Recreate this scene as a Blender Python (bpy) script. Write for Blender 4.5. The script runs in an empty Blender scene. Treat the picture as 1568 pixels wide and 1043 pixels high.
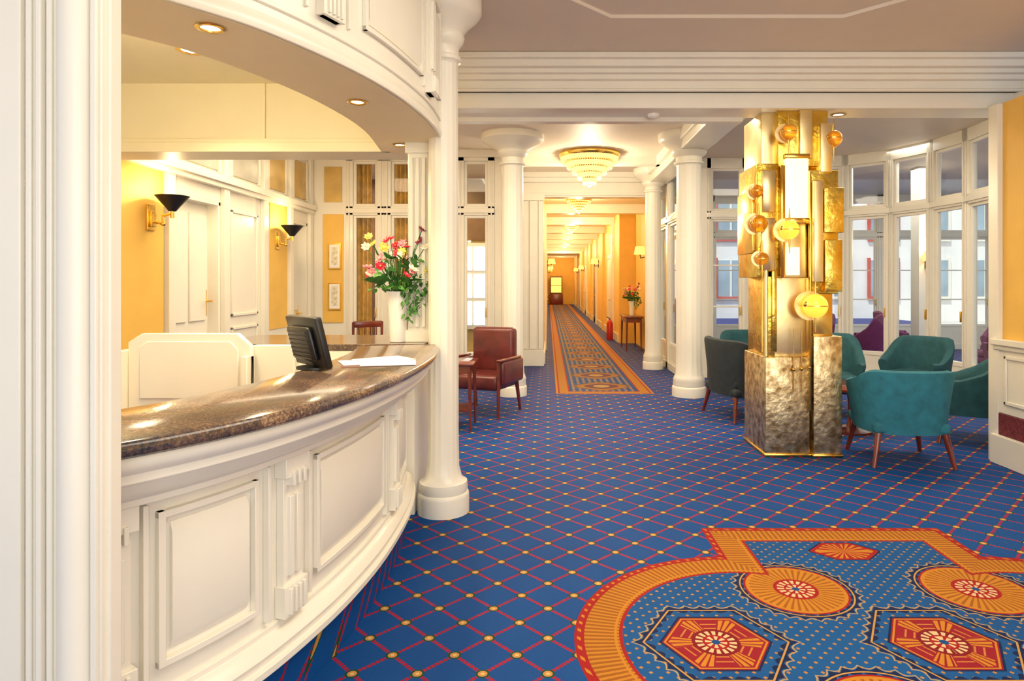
import bpy, bmesh, math, random
from mathutils import Vector, Matrix
random.seed(7)
S=bpy.context.scene
pi=math.pi
# ------------------------------------------------------------------ materials
def newmat(name):
    m=bpy.data.materials.new(name); m.use_nodes=True
    nt=m.node_tree; b=nt.nodes['Principled BSDF']
    return m,nt,b
def setin(b,k,v):
    if k in b.inputs: b.inputs[k].default_value=v
def MA(nt,op,a,b=None,c=None):
    n=nt.nodes.new('ShaderNodeMath'); n.operation=op
    for i,v in enumerate((a,b,c)):
        if v is None: continue
        if isinstance(v,(int,float)): n.inputs[i].default_value=v
        else: nt.links.new(v,n.inputs[i])
    return n.outputs[0]
def MX(nt,f,a,b):
    n=nt.nodes.new('ShaderNodeMix'); n.data_type='RGBA'
    for i,v in ((0,f),(6,a),(7,b)):
        if isinstance(v,(int,float)): n.inputs[i].default_value=v
        elif isinstance(v,tuple): n.inputs[i].default_value=(v[0],v[1],v[2],1)
        else: nt.links.new(v,n.inputs[i])
    return n.outputs[2]
def noise(nt,scale,detail=3,vec=None,rough=.5):
    n=nt.nodes.new('ShaderNodeTexNoise'); n.inputs['Scale'].default_value=scale
    n.inputs['Detail'].default_value=detail; n.inputs['Roughness'].default_value=rough
    if vec is None:
        tc=nt.nodes.new('ShaderNodeTexCoord'); vec=tc.outputs['Object']
    nt.links.new(vec,n.inputs['Vector']); return n.outputs['Fac']
def pmat(name,c,rough=.5,metal=0,var=.06,ns=4,bump=0,bs=60,emit=None,es=0,coat=0,trans=0,c2=None,alpha=1):
    m,nt,b=newmat(name)
    n=noise(nt,ns)
    lo=tuple(max(0,x*(1-var)) for x in c); hi=tuple(min(1,x*(1+var)) for x in c)
    if c2: hi=c2
    f=MA(nt,'MULTIPLY_ADD',n,2.2,-.6)
    cl=nt.nodes.new('ShaderNodeClamp'); nt.links.new(f,cl.inputs[0])
    nt.links.new(MX(nt,cl.outputs[0],lo,hi),b.inputs['Base Color'])
    b.inputs['Roughness'].default_value=rough; b.inputs['Metallic'].default_value=metal
    setin(b,'Coat Weight',coat); setin(b,'Transmission Weight',trans)
    if emit: b.inputs['Emission Color'].default_value=(*emit,1); b.inputs['Emission Strength'].default_value=es
    if bump:
        bn=nt.nodes.new('ShaderNodeBump'); bn.inputs['Strength'].default_value=bump
        bn.inputs['Distance'].default_value=.01
        nt.links.new(noise(nt,bs,4),bn.inputs['Height']); nt.links.new(bn.outputs[0],b.inputs['Normal'])
    return m
WHITE=pmat('white_gloss_paint',(.84,.80,.695),.28,var=.02,bump=.03,bs=25)
WHITE2=pmat('white_joinery_paint',(.84,.80,.70),.35,var=.02)
CREAM=pmat('cream_soffit_plaster',(.80,.68,.46),.55,var=.02)
CREAM2=pmat('cream_bulkhead_paint',(.86,.78,.56),.45,var=.02)
CEIL=pmat('ceiling_plaster',(.76,.66,.54),.55,var=.02)
YEL=pmat('ochre_wall_plaster',(.82,.50,.10),.6,var=.05,bump=.05,bs=90)
YELC=pmat('warm_yellow_wallpaper',(.84,.58,.18),.6,var=.05)
PANE=pmat('frosted_transom_pane',(.50,.47,.40),.2,var=.15,ns=3)
PANEY=pmat('amber_transom_pane',(.62,.42,.13),.2,var=.2,ns=3)
BROWN=pmat('dark_wood_panel',(.20,.09,.03),.35,var=.3,ns=3)
CURT=pmat('gold_curtain_cloth',(.80,.48,.09),.8,var=.3,ns=9)
WOOD=pmat('mahogany_wood',(.17,.028,.012),.22,var=.3,ns=8,coat=.5)
TEAL=pmat('teal_upholstery',(.018,.165,.23),.85,var=.22,ns=14,bump=.25,bs=300)
TEALD=pmat('dark_teal_upholstery',(.010,.070,.085),.85,var=.22,ns=14,bump=.25,bs=300)
GRN=pmat('dark_slate_upholstery',(.022,.032,.038),.7,var=.2,ns=14,bump=.2,bs=300)
PURP=pmat('plum_upholstery',(.14,.014,.09),.8,var=.2,ns=12)
LEA=pmat('oxblood_leather',(.13,.022,.02),.3,var=.3,ns=9,bump=.1,bs=80,coat=.2)
BLK=pmat('black_plastic',(.012,.013,.015),.35,var=.1)
SHADE=pmat('black_lamp_shade',(.015,.012,.01),.4,var=.1)
SHIN=pmat('shade_gold_lining',(.9,.55,.15),.5,emit=(1,.62,.2),es=2)
LSH=pmat('lit_lamp_shade',(.9,.6,.2),.6,emit=(1,.6,.12),es=1.2)
PAPER=pmat('white_paper',(.9,.88,.85),.6,var=.01)
BRASS=pmat('polished_brass',(.85,.50,.08),.22,1,var=.12,ns=6,c2=(1,.70,.20))
BRASSL=pmat('pale_satin_brass',(.95,.72,.30),.34,1,var=.08,ns=5,c2=(1,.88,.52))
BRASSH=pmat('hammered_brass',(.95,.56,.04),.26,1,var=.2,ns=9,c2=(1,.80,.20),bump=.8,bs=14)
BRASSP=pmat('patinated_brass',(.42,.25,.09),.38,1,var=.3,ns=16,c2=(1,.86,.52),bump=.5,bs=28)
AMB=pmat('amber_glass',(.90,.38,.03),.06,0,var=.3,trans=.75,emit=(1,.40,.02),es=.10)
AMBL=pmat('lit_amber_glass',(1,.60,.08),.08,0,var=.3,trans=.3,emit=(1,.55,.06),es=.8)
LITP=pmat('lit_glass_panel',(1,.85,.5),.3,emit=(1,.80,.38),es=1.4)
LAMP=pmat('lamp_emitter',(1,.9,.7),.4,emit=(1,.85,.55),es=9)
CRY=pmat('lit_crystal',(1,.72,.3),.1,emit=(1,.66,.22),es=.9,ns=40,var=.3)
CRYD=pmat('crystal_pale',(.9,.75,.5),.08,emit=(1,.76,.38),es=.5,ns=40)
REFL=pmat('reflection_glow_pane',(.9,.95,1),.5,emit=(.9,.95,1),es=1.0)  # emissive pane colour imitating bright reflections in window glass
ART=pmat('framed_print',(.75,.68,.5),.5,var=.35,ns=25)
CERA=pmat('white_ceramic',(.86,.84,.80),.15,var=.01)
REDP=pmat('red_enamel',(.5,.02,.01),.3)
STONE=pmat('terrace_paving',(.55,.53,.50),.8,var=.2,ns=1)
FACW=pmat('rendered_facade_wall',(.84,.82,.80),.8,var=.06,ns=1)
FACR=pmat('red_facade_joinery',(.55,.07,.05),.6,var=.1)
FACG=pmat('facade_window_glass',(.30,.40,.48),.1,var=.3,ns=.7)
def glass():
    m,nt,b=newmat('window_glass'); nt.nodes.remove(b)
    o=nt.nodes['Material Output']; t=nt.nodes.new('ShaderNodeBsdfTransparent'); t.inputs[0].default_value=(.93,.97,.97,1)
    g=nt.nodes.new('ShaderNodeBsdfGlossy'); g.inputs['Roughness'].default_value=.03
    f=nt.nodes.new('ShaderNodeLayerWeight'); f.inputs[0].default_value=.5
    n=noise(nt,2); a=MA(nt,'MULTIPLY_ADD',n,.03,.04); a=MA(nt,'MULTIPLY_ADD',MA(nt,'POWER',f.outputs['Facing'],3.0),.4,a)
    mx=nt.nodes.new('ShaderNodeMixShader'); nt.links.new(a,mx.inputs[0]); nt.links.new(t.outputs[0],mx.inputs[1]); nt.links.new(g.outputs[0],mx.inputs[2])
    nt.links.new(mx.outputs[0],o.inputs[0]); return m
GLASS=glass()
def marble():
    m,nt,b=newmat('brown_granite')
    n1=noise(nt,5,5,rough=.6); n2=noise(nt,90,4,rough=.8)
    r=nt.nodes.new('ShaderNodeValToRGB'); e=r.color_ramp.elements
    e[0].position=.38; e[0].color=(.025,.028,.038,1); e[1].position=.66; e[1].color=(.50,.32,.18,1)
    k=r.color_ramp.elements.new(.52); k.color=(.14,.085,.06,1)
    nt.links.new(MA(nt,'MULTIPLY_ADD',n2,.62,MA(nt,'MULTIPLY',n1,.38)),r.inputs[0])
    nt.links.new(r.outputs[0],b.inputs['Base Color']); b.inputs['Roughness'].default_value=.16
    setin(b,'Coat Weight',.25); setin(b,'Coat Roughness',.08); return m
MARB=marble()
def carpet():
    m,nt,b=newmat('patterned_hotel_carpet')
    g=nt.nodes.new('ShaderNodeNewGeometry'); sp=nt.nodes.new('ShaderNodeSeparateXYZ'); nt.links.new(g.outputs['Position'],sp.inputs[0])
    x=sp.outputs[0]; y=MA(nt,'SUBTRACT',sp.outputs[1],sp.outputs[2])
    A=lambda o,*a: MA(nt,o,*a)
    LT=lambda a,c: A('LESS_THAN',a,c)
    GT=lambda a,c: A('GREATER_THAN',a,c)
    MUL=lambda a,c: A('MULTIPLY',a,c)
    def ln(a,c): return A('SQRT',A('ADD',MUL(a,a),MUL(c,c)))
    def fold(v,per):
        return MUL(A('ABSOLUTE',A('SUBTRACT',A('FRACT',A('ADD',A('DIVIDE',v,per),.5)),.5)),per)
    nz=noise(nt,1.2,3,g.outputs['Position']); nf=noise(nt,160,2,g.outputs['Position'])
    base=MX(nt,nz,(.002,.055,.24),(.002,.085,.33))
    p=.25
    u=MUL(A('ADD',x,y),.7071); v=MUL(A('SUBTRACT',x,y),.7071); q=p*.7071
    du=fold(u,q); dv=fold(v,q)
    dash1=GT(A('FRACT',A('DIVIDE',v,q/9)),.25); dash2=GT(A('FRACT',A('DIVIDE',u,q/9)),.25)
    ch=A('MAXIMUM',MUL(LT(du,.0085),dash1),MUL(LT(dv,.0085),dash2))
    col=MX(nt,ch,base,(.40,.006,.02))
    dd=ln(du,dv)
    col=MX(nt,LT(dd,.028),col,(.005,.07,.05))
    col=MX(nt,LT(dd,.0185),col,(.58,.28,.07))
    col=MX(nt,LT(dd,.008),col,(.74,.50,.20))
    GOLD=(.54,.215,.018); GOLD2=(.32,.10,.008); RED=(.34,.007,.010); NAVY=(.002,.012,.07); BL=(.003,.065,.24); CRM=(.68,.50,.27)
    xm=A('ABSOLUTE',A('SUBTRACT',x,1.65)); ys=A('SUBTRACT',y,2.72)
    d1=A('MAXIMUM',A('SUBTRACT',xm,.72),A('SUBTRACT',A('ABSOLUTE',ys),1.26))
    cx=A('SUBTRACT',xm,.69); d2=A('SUBTRACT',ln(cx,ys),.85)
    d=A('MINIMUM',d1,d2)
    ang=A('ARCTAN2',ys,cx)
    st_c=GT(A('SINE',MUL(ang,170)),.1)
    topband=GT(A('SUBTRACT',A('ABSOLUTE',ys),1.26),A('SUBTRACT',xm,.72))
    st_r=A('ADD',MUL(topband,GT(A('SINE',MUL(x,210)),.1)),MUL(A('SUBTRACT',1,topband),GT(A('SINE',MUL(y,210)),.1)))
    isc=LT(d2,d1); st=A('ADD',MUL(isc,st_c),MUL(A('SUBTRACT',1,isc),st_r))
    inn=MX(nt,nz,BL,(.004,.10,.32))
    fu=fold(A('ADD',x,y),.066); fv=fold(A('SUBTRACT',x,y),.066)
    inn=MX(nt,LT(A('MAXIMUM',MUL(A('ADD',fu,fv),1.0),MUL(A('ABSOLUTE',A('SUBTRACT',fu,fv)),1.9)),.015),inn,(.42,.20,.05))
    ym=A('ABSOLUTE',ys)
    x2=A('SUBTRACT',A('ABSOLUTE',A('SUBTRACT',xm,.475)),.475)
    ax2=A('ABSOLUTE',x2)
    hexd=A('MAXIMUM',A('ADD',MUL(ax2,.866),MUL(ym,.5)),ym)
    c1=A('SUBTRACT',xm,.44); c2=A('SUBTRACT',ym,.47); cr=ln(c1,c2)
    hd=A('MINIMUM',hexd,cr)
    ha=A('ARCTAN2',ys,x2); ca=A('ARCTAN2',c2,c1)
    isx=LT(hexd,cr); ta=A('ADD',MUL(isx,ha),MUL(A('SUBTRACT',1,isx),ca))
    wob=MUL(A('ABSOLUTE',A('SINE',MUL(ta,14))),.022)
    rr=A('ABSOLUTE',A('SUBTRACT',A('ADD',hd,wob),.278))
    inn=MX(nt,LT(rr,.018),inn,NAVY)
    inn=MX(nt,LT(A('ABSOLUTE',A('SUBTRACT',hd,.262)),.004),inn,(.50,.28,.08))
    inn=MX(nt,LT(A('ABSOLUTE',A('SUBTRACT',A('ADD',hd,wob),.305)),.004),inn,(.42,.28,.12))
    inn=MX(nt,LT(hexd,.205),inn,NAVY); inn=MX(nt,LT(hexd,.195),inn,(.28,.007,.02))
    inn=MX(nt,MUL(LT(A('ABSOLUTE',A('SUBTRACT',hexd,.185)),.004),1.0),inn,GOLD)
    ray=GT(A('SINE',MUL(ha,40)),-.5)
    inn=MX(nt,MUL(MUL(LT(hexd,.172),GT(A('SINE',A('MULTIPLY_ADD',ha,6,1.5708)),.2)),ray),inn,GOLD)
    inn=MX(nt,MUL(MUL(LT(hexd,.165),LT(A('SINE',A('MULTIPLY_ADD',ha,6,1.5708)),-.1)),GT(A('SINE',MUL(hexd,190)),.75)),inn,(.52,.20,.04))
    hc=ln(x2,ys)
    inn=MX(nt,LT(hc,.10),inn,(.20,.004,.01)); inn=MX(nt,MUL(LT(hc,.085),GT(A('SINE',MUL(ha,16)),-.2)),inn,CRM); inn=MX(nt,LT(hc,.055),inn,RED); inn=MX(nt,MUL(LT(hc,.045),GT(A('SINE',MUL(ha,8)),-.1)),inn,CRM); inn=MX(nt,LT(hc,.018),inn,BL)
    inn=MX(nt,LT(cr,.245),inn,RED); inn=MX(nt,LT(cr,.235),inn,GOLD)
    inn=MX(nt,MUL(LT(cr,.218),LT(A('SINE',MUL(ca,40)),-.3)),inn,GOLD2)
    inn=MX(nt,LT(cr,.105),inn,RED); inn=MX(nt,MUL(LT(cr,.088),GT(A('SINE',MUL(ca,16)),-.2)),inn,CRM); inn=MX(nt,LT(cr,.055),inn,RED); inn=MX(nt,MUL(LT(cr,.045),GT(A('SINE',MUL(ca,8)),-.1)),inn,CRM); inn=MX(nt,LT(cr,.018),inn,BL)
    ye=A('ABSOLUTE',A('SUBTRACT',ym,.92)); oc=A('MAXIMUM',A('MAXIMUM',MUL(xm,.75),A('MULTIPLY',ye,1.25)),MUL(A('ADD',xm,ye),.72))
    inn=MX(nt,LT(oc,.15),inn,NAVY); inn=MX(nt,LT(oc,.14),inn,RED); inn=MX(nt,MUL(LT(oc,.12),GT(A('SINE',MUL(A('ARCTAN2',ye,xm),20)),-.1)),inn,GOLD)
    gold=MX(nt,st,GOLD2,GOLD)
    rug=MX(nt,LT(d,-.205),RED,inn)
    rug=MX(nt,GT(d,-.190),rug,gold)
    rug=MX(nt,LT(A('ABSOLUTE',A('ADD',d,.175)),.006),rug,GOLD)
    rug=MX(nt,GT(d,-.042),rug,RED)
    rope=GT(A('SINE',MUL(A('ADD',x,y),90)),.5)
    rug=MX(nt,MUL(MUL(GT(d,-.028),LT(d,-.012)),rope),rug,GOLD)
    col=MX(nt,LT(d,0),col,rug)
    rx=A('ABSOLUTE',A('SUBTRACT',x,.77)); dr=A('MAXIMUM',A('SUBTRACT',rx,.66),A('SUBTRACT',8.77,y))
    my=fold(A('SUBTRACT',y,9.4),1.1); mo=A('MAXIMUM',A('ADD',MUL(rx,.75),MUL(my,.9)),A('MAXIMUM',rx,my))
    ri=MX(nt,LT(ln(fold(x,.09),fold(y,.09)),.022),BL,(.55,.30,.08))
    ri=MX(nt,LT(mo,.40),ri,(.16,.08,.05)); ri=MX(nt,LT(mo,.35),ri,(.34,.14,.03)); ri=MX(nt,LT(mo,.24),ri,(.12,.03,.06)); ri=MX(nt,LT(ln(rx,my),.12),ri,(.42,.26,.10))
    run=MX(nt,GT(dr,-.19),ri,RED); run=MX(nt,GT(dr,-.17),run,(.46,.18,.02)); run=MX(nt,GT(dr,-.05),run,RED); run=MX(nt,GT(dr,-.03),run,GOLD)
    col=MX(nt,LT(dr,0),col,run)
    col=MX(nt,MUL(nf,.35),col,(0,0,0))
    nt.links.new(col,b.inputs['Base Color']); b.inputs['Roughness'].default_value=.7
    setin(b,'Specular IOR Level',.15)
    bn=nt.nodes.new('ShaderNodeBump'); bn.inputs['Strength'].default_value=.3; bn.inputs['Distance'].default_value=.004
    nt.links.new(nf,bn.inputs['Height']); nt.links.new(bn.outputs[0],b.inputs['Normal'])
    return m
CARP=carpet()
# ------------------------------------------------------------------ mesh builder
class O:
    def __init__(s,name): s.n=name; s.v=[]; s.f=[]; s.mi=[]; s.sm=[]; s.mats=[]; s.M=Matrix.Identity(4)
    def m(s,mat):
        if mat not in s.mats: s.mats.append(mat)
        return s.mats.index(mat)
    def add(s,vs,fs,mat,smooth=False):
        k=len(s.v); i=s.m(mat)
        for v in vs: s.v.append(tuple(s.M@Vector(v)))
        for f in fs: s.f.append(tuple(k+a for a in f)); s.mi.append(i); s.sm.append(smooth)
    def box(s,x0,x1,y0,y1,z0,z1,mat,bev=0,seg=3):
        if bev:
            bm=bmesh.new(); bmesh.ops.create_cube(bm,size=1)
            for v in bm.verts: v.co=Vector(((x0+x1)/2+v.co.x*(x1-x0),(y0+y1)/2+v.co.y*(y1-y0),(z0+z1)/2+v.co.z*(z1-z0)))
            bmesh.ops.bevel(bm,geom=list(bm.edges),offset=bev,segments=seg,profile=.5,affect='EDGES')
            bm.verts.index_update()
            s.add([v.co.copy() for v in bm.verts],[[v.index for v in f.verts] for f in bm.faces],mat,seg>1); bm.free(); return
        vs=[(x,y,z) for z in (z0,z1) for x,y in ((x0,y0),(x1,y0),(x1,y1),(x0,y1))]
        s.add(vs,[(3,2,1,0),(4,5,6,7),(0,1,5,4),(1,2,6,5),(2,3,7,6),(3,0,4,7)],mat)
    def prism(s,poly,z0,z1,mat):
        n=len(poly); vs=[(x,y,z0) for x,y in poly]+[(x,y,z1) for x,y in poly]
        s.add(vs,[tuple(range(n))[::-1],tuple(range(n,2*n))]+[(i,(i+1)%n,n+(i+1)%n,n+i) for i in range(n)],mat)
    def lathe(s,prof,c,mat,seg=40,flute=0,amp=.05,smooth=True,caps=True):
        vs=[];fs=[]
        for p in prof:
            r,z=p[0],p[1]; fl=flute and len(p)>2
            for i in range(seg):
                a=2*pi*i/seg; rr=r
                if fl: rr=r*(1-amp*abs(math.sin(a*flute/2))**.7)
                vs.append((c[0]+rr*math.cos(a),c[1]+rr*math.sin(a),c[2]+z))
        n=len(prof)
        for j in range(n-1):
            for i in range(seg):
                k=(i+1)%seg; fs.append((j*seg+i,j*seg+k,(j+1)*seg+k,(j+1)*seg+i))
        if caps: fs.append(tuple(range(seg))[::-1]); fs.append(tuple((n-1)*seg+i for i in range(seg)))
        s.add(vs,fs,mat,smooth)
    def cyl(s,p0,p1,r0,r1,mat,seg=12,smooth=True):
        p0=Vector(p0);p1=Vector(p1);d=(p1-p0).normalized(); q=d.to_track_quat('Z','Y').to_matrix()
        vs=[];
        for p,r in ((p0,r0),(p1,r1)):
            for i in range(seg):
                a=2*pi*i/seg; vs.append(p+q@Vector((r*math.cos(a),r*math.sin(a),0)))
        s.add(vs,[(i,(i+1)%seg,seg+(i+1)%seg,seg+i) for i in range(seg)]+[tuple(range(seg))[::-1],tuple(range(seg,2*seg))],mat,smooth)
    def tube(s,pts,r,mat,seg=8):
        for a,b in zip(pts,pts[1:]): s.cyl(a,b,r,r,mat,seg)
        for a in pts[1:-1]: s.sph(a,r,mat,8,6)
    def sph(s,c,r,mat,seg=20,ring=12,sc=(1,1,1),R=None):
        vs=[];fs=[]
        for j in range(ring+1):
            t=pi*j/ring
            for i in range(seg):
                a=2*pi*i/seg; p=Vector((r*sc[0]*math.sin(t)*math.cos(a),r*sc[1]*math.sin(t)*math.sin(a),r*sc[2]*math.cos(t)))
                if R: p=R@p
                vs.append(Vector(c)+p)
        for j in range(ring):
            for i in range(seg): k=(i+1)%seg; fs.append((j*seg+i,(j+1)*seg+i,(j+1)*seg+k,j*seg+k))
        s.add(vs,fs,mat,True)
    def sweep(s,fn,y0,y1,prof,mat,n=None,smooth=False):
        n=n or max(2,int((y1-y0)/.05)+1); vs=[];fs=[];k=len(prof)
        for i in range(n+1):
            y=y0+(y1-y0)*i/n; x=fn(y); d=(fn(y+.01)-fn(y-.01))/.02; l=math.hypot(1,d)
            for o,z in prof: vs.append((x+o/l,y-o*d/l,z))
        for i in range(n):
            for j in range(k): fs.append((i*k+j,i*k+(j+1)%k,(i+1)*k+(j+1)%k,(i+1)*k+j))
        fs.append(tuple(range(k))); fs.append(tuple(n*k+j for j in range(k))[::-1])
        s.add(vs,fs,mat,smooth)
    def rib(s,fn,y0,y1,o0,o1,z0,z1,mat,n=None): s.sweep(fn,y0,y1,[(o0,z0),(o1,z0),(o1,z1),(o0,z1)],mat,n)
    def done(s,loc=(0,0,0),rz=0,bev=0,parent=None):
        me=bpy.data.meshes.new(s.n); me.from_pydata(s.v,[],s.f)
        for m in s.mats: me.materials.append(m)
        me.polygons.foreach_set('material_index',s.mi); me.polygons.foreach_set('use_smooth',s.sm)
        me.update()
        bm=bmesh.new(); bm.from_mesh(me); bmesh.ops.recalc_face_normals(bm,faces=bm.faces); bm.to_mesh(me); bm.free()
        try: me.set_sharp_from_angle(angle=math.radians(50))
        except Exception: pass
        o=bpy.data.objects.new(s.n,me); S.collection.objects.link(o); o.location=loc; o.rotation_euler[2]=rz
        if bev:
            b=o.modifiers.new('bevel','BEVEL'); b.width=bev; b.segments=2; b.limit_method='ANGLE'; b.angle_limit=math.radians(50)
        if parent: o.parent=parent
        return o
def hermite(pts):
    ys=[p[0] for p in pts]; xs=[p[1] for p in pts]; n=len(pts)
    m=[(xs[min(i+1,n-1)]-xs[max(i-1,0)])/(ys[min(i+1,n-1)]-ys[max(i-1,0)]) for i in range(n)]
    def f(y):
        if y<=ys[0]: return xs[0]+m[0]*(y-ys[0])
        if y>=ys[-1]: return xs[-1]+m[-1]*(y-ys[-1])
        for i in range(n-1):
            if y<=ys[i+1]: break
        h=ys[i+1]-ys[i]; t=(y-ys[i])/h
        return (2*t**3-3*t*t+1)*xs[i]+(t**3-2*t*t+t)*h*m[i]+(-2*t**3+3*t*t)*xs[i+1]+(t**3-t*t)*h*m[i+1]
    return f
# ------------------------------------------------------------------ shell
def sbox(name,*a,**k):
    bev=k.pop('bev',0); o=O(name); o.box(*a); return o.done(bev=bev)
sbox('floor',-8,14,-2,60,-.1,0,CARP)
o=O('ceiling'); 
tray=[(.45,4.65),(2.1,4.65),(2.75,4.0),(2.75,.5),(-.2,.5),(-.2,4.0)]
def ceil_hole(o,z,mat):
    P=tray
    o.add([(-4.5,5.56,z),(6.5,5.56,z),(2.1,4.65,z),(.45,4.65,z)],[(0,1,2,3)],mat)
    o.add([(6.5,5.56,z),(6.5,-1.5,z),(2.75,.5,z),(2.75,4.0,z),(2.1,4.65,z)],[(0,1,2,3,4)],mat)
    o.add([(6.5,-1.5,z),(-4.5,-1.5,z),(-.2,.5,z),(2.75,.5,z)],[(0,1,2,3)],mat)
    o.add([(-4.5,-1.5,z),(-4.5,5.56,z),(.45,4.65,z),(-.2,4.0,z),(-.2,.5,z)],[(0,1,2,3,4)],mat)
    n=len(P)
    o.add([(x,y,z) for x,y in P]+[(x,y,z+.025) for x,y in P],[(i,(i+1)%n,n+(i+1)%n,n+i) for i in range(n)]+[tuple(range(n,2*n))],mat)
ceil_hole(o,3.38,CEIL); o.box(-4.5,6.5,-1.5,5.56,3.52,3.56,CEIL); o.done()
sbox('ceiling_hall',-3.7,10,4.95,12.4,3.45,3.5,CEIL)
sbox('ceiling_conservatory',2.35,10,12.4,15,3.45,3.5,WHITE2)
sbox('ceiling_corridor',-.3,2.4,11.9,44,3.22,3.3,CREAM)
o=O('ceiling_reception'); o.box(-4.2,-1.05,1.6,4.75,2.93,2.98,CREAM2); o.done()
o=O('trim_beam'); 
o.box(-1.15,6.2,5.56,5.9,2.98,3.5,WHITE)
o.box(-1.15,6.2,5.52,5.56,3.11,3.378,WHITE); o.box(-1.15,6.2,5.50,5.56,3.11,3.135,WHITE)
o.box(-1.15,6.2,5.47,5.56,3.20,3.378,WHITE); o.box(-1.15,6.2,5.42,5.56,3.24,3.378,WHITE); o.box(-1.15,6.2,5.36,5.56,3.275,3.378,WHITE); o.box(-1.15,6.2,5.31,5.56,3.33,3.378,WHITE)
o.box(-1.15,1.75,5.86,5.96,2.94,3.0,WHITE); o.done(bev=.008)
o=O('trim_beam_side'); o.box(1.72,2.08,5.9,9.0,3.22,3.46,WHITE); o.box(1.68,2.12,5.9,9.0,3.32,3.46,WHITE); o.box(1.74,2.06,9.0,11.7,3.2,3.46,WHITE); o.box(1.68,2.12,9.0,11.7,3.32,3.46,WHITE); o.done(bev=.01)
o=O('trim_portal'); o.box(-.45,2.3,11.7,11.95,3.02,3.46,WHITE); o.box(-.5,2.3,11.62,11.7,3.28,3.46,WHITE); o.box(-.5,2.3,11.56,11.7,3.36,3.46,WHITE); o.box(-.5,2.3,11.66,11.7,3.05,3.09,WHITE)
o.box(-.45,1.75,10.1,10.3,3.32,3.46,WHITE); o.done(bev=.008)
o=O('wall_right')
X=3.76
o.box(X,X+.2,-1,5.44,0,2.98,YEL); o.done()
o=O('trim_wainscot'); o.box(X-.03,X,-1,5.44,.42,.98,WHITE); o.box(X-.07,X,-1,5.46,.98,1.03,WHITE); o.box(X-.05,X,-1,5.45,.94,.98,WHITE)
for yy in (4.55,3.6,2.6): 
    for a in ((yy,yy+.03,.5,.9),(yy+.75,yy+.78,.5,.9),(yy,yy+.78,.5,.53),(yy,yy+.78,.87,.9)): o.box(X-.045,X-.03,a[0],a[1],a[2],a[3],WHITE)
o.box(X-.04,X+.24,5.40,5.52,0,2.98,WHITE); o.done(bev=.006)
o=O('baseboard_right'); o.box(X-.07,X,-1,5.46,0,.24,WHITE); o.box(X-.035,X,-1,5.45,.24,.42,pmat('dark_red_border_fabric',(.16,.02,.03),.8,var=.6,ns=60)); o.done(bev=.006)
# ------------------------------------------------------------------ left foreground pier
o=O('wall_pier')
o.prism([(-1.025,1.5),(-1.025,1.565),(-1.35,1.80),(-2.6,1.80),(-2.6,1.5)],0,3.378,WHITE)
o.lathe([(.038,0),(.038,3.37)],(-1.085,1.505,0),WHITE,28)
for a,b,t in ((-1.148,-1.135,.008),(-1.165,-1.152,.018),(-1.195,-1.182,.008),(-1.045,-1.03,.012),(-1.26,-1.2,.016)): o.box(a,b,1.5-t,1.5,0,3.37,WHITE)
o.box(-1.028,-1.018,1.52,1.56,0,3.37,WHITE)
o.done(bev=.003)
# ------------------------------------------------------------------ reception counter
f=hermite([(1.2,-1.55),(1.62,-1.10),(1.97,-.875),(2.41,-.735),(2.85,-.665),(3.25,-.645),(3.7,-.66),(4.1,-.72),(4.5,-.85)])
o=O('reception_counter')
def nose(o0,o1,z0,z1): return [(o0,z0),(o1-.012,z0),(o1,z0+.012),(o1,z1-.012),(o1-.012,z1),(o0,z1)]
Y0,Y1=1.60,4.2
o.sweep(f,Y0,Y1,nose(-.46,.03,1.055,1.10),MARB,60)
o.sweep(f,Y0,Y1,[(-.4,1.055),(0,1.055),(.005,1.04),(-.005,1.015),(-.03,1.0),(-.03,.975),(-.045,.965),(-.06,.94),(-.10,.915),(-.125,.905),(-.125,.885),(-.4,.885)],WHITE,60)
ZB=.20
o.rib(f,Y0,Y1,-.42,-.18,ZB,.95,WHITE,60)
o.sweep(f,Y0,Y1,[(-.4,ZB-.01),(-.125,ZB-.01),(-.11,ZB),(-.11,ZB+.025),(-.128,ZB+.03),(-.128,ZB+.05),(-.12,ZB+.06),(-.14,ZB+.09),(-.165,ZB+.10),(-.165,ZB+.12),(-.18,ZB+.125),(-.4,ZB+.125)],WHITE,60)
o.rib(f,Y0,Y1,-.42,-.165,0,ZB,CARP,60)
def panel(o,fn,y0,y1,z0,z1,b,mat):
    w=.020
    for a in ((y0,y1,z0,z0+w),(y0,y1,z1-w,z1),(y0,y0+w,z0,z1),(y1-w,y1,z0,z1)): o.rib(fn,a[0],a[1],b,b+.022,a[2],a[3],mat)
    g=.04
    o.sweep(fn,y0+g,y1-g,[(b,z0+g),(b+.004,z0+g),(b+.016,z0+g+.03),(b+.016,z1-g-.03),(b+.004,z1-g),(b,z1-g)],mat)
def bracket(o,fn,y0,y1,z0,z1,b,mat):
    o.rib(fn,y0,y1,b,b+.03,z0,z1,mat,3)
    w=(y1-y0)
    o.rib(fn,y0-.012,y1+.012,b,b+.05,z1-.07,z1,mat,3)
    for i in range(3): a=y0+w*(.15+.27*i); o.rib(fn,a,a+w*.14,b,b+.06,z1-.10,z1-.05,mat,2)
    for i in range(2): a=y0+w*(.2+.36*i); o.rib(fn,a,a+w*.22,b,b+.042,z0+.14,z1-.14,mat,2)
    o.rib(fn,y0-.01,y1+.01,b,b+.045,z0,z0+.11,mat,3)
    for i in range(4): a=y0+w*(.08+.23*i); o.rib(fn,a,a+w*.12,b,b+.056,z0+.01,z0+.1,mat,2)
panel(o,f,1.78,2.13,.39,.84,-.18,WHITE); panel(o,f,2.46,3.22,.39,.84,-.18,WHITE); panel(o,f,3.55,3.95,.39,.84,-.18,WHITE)
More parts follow.
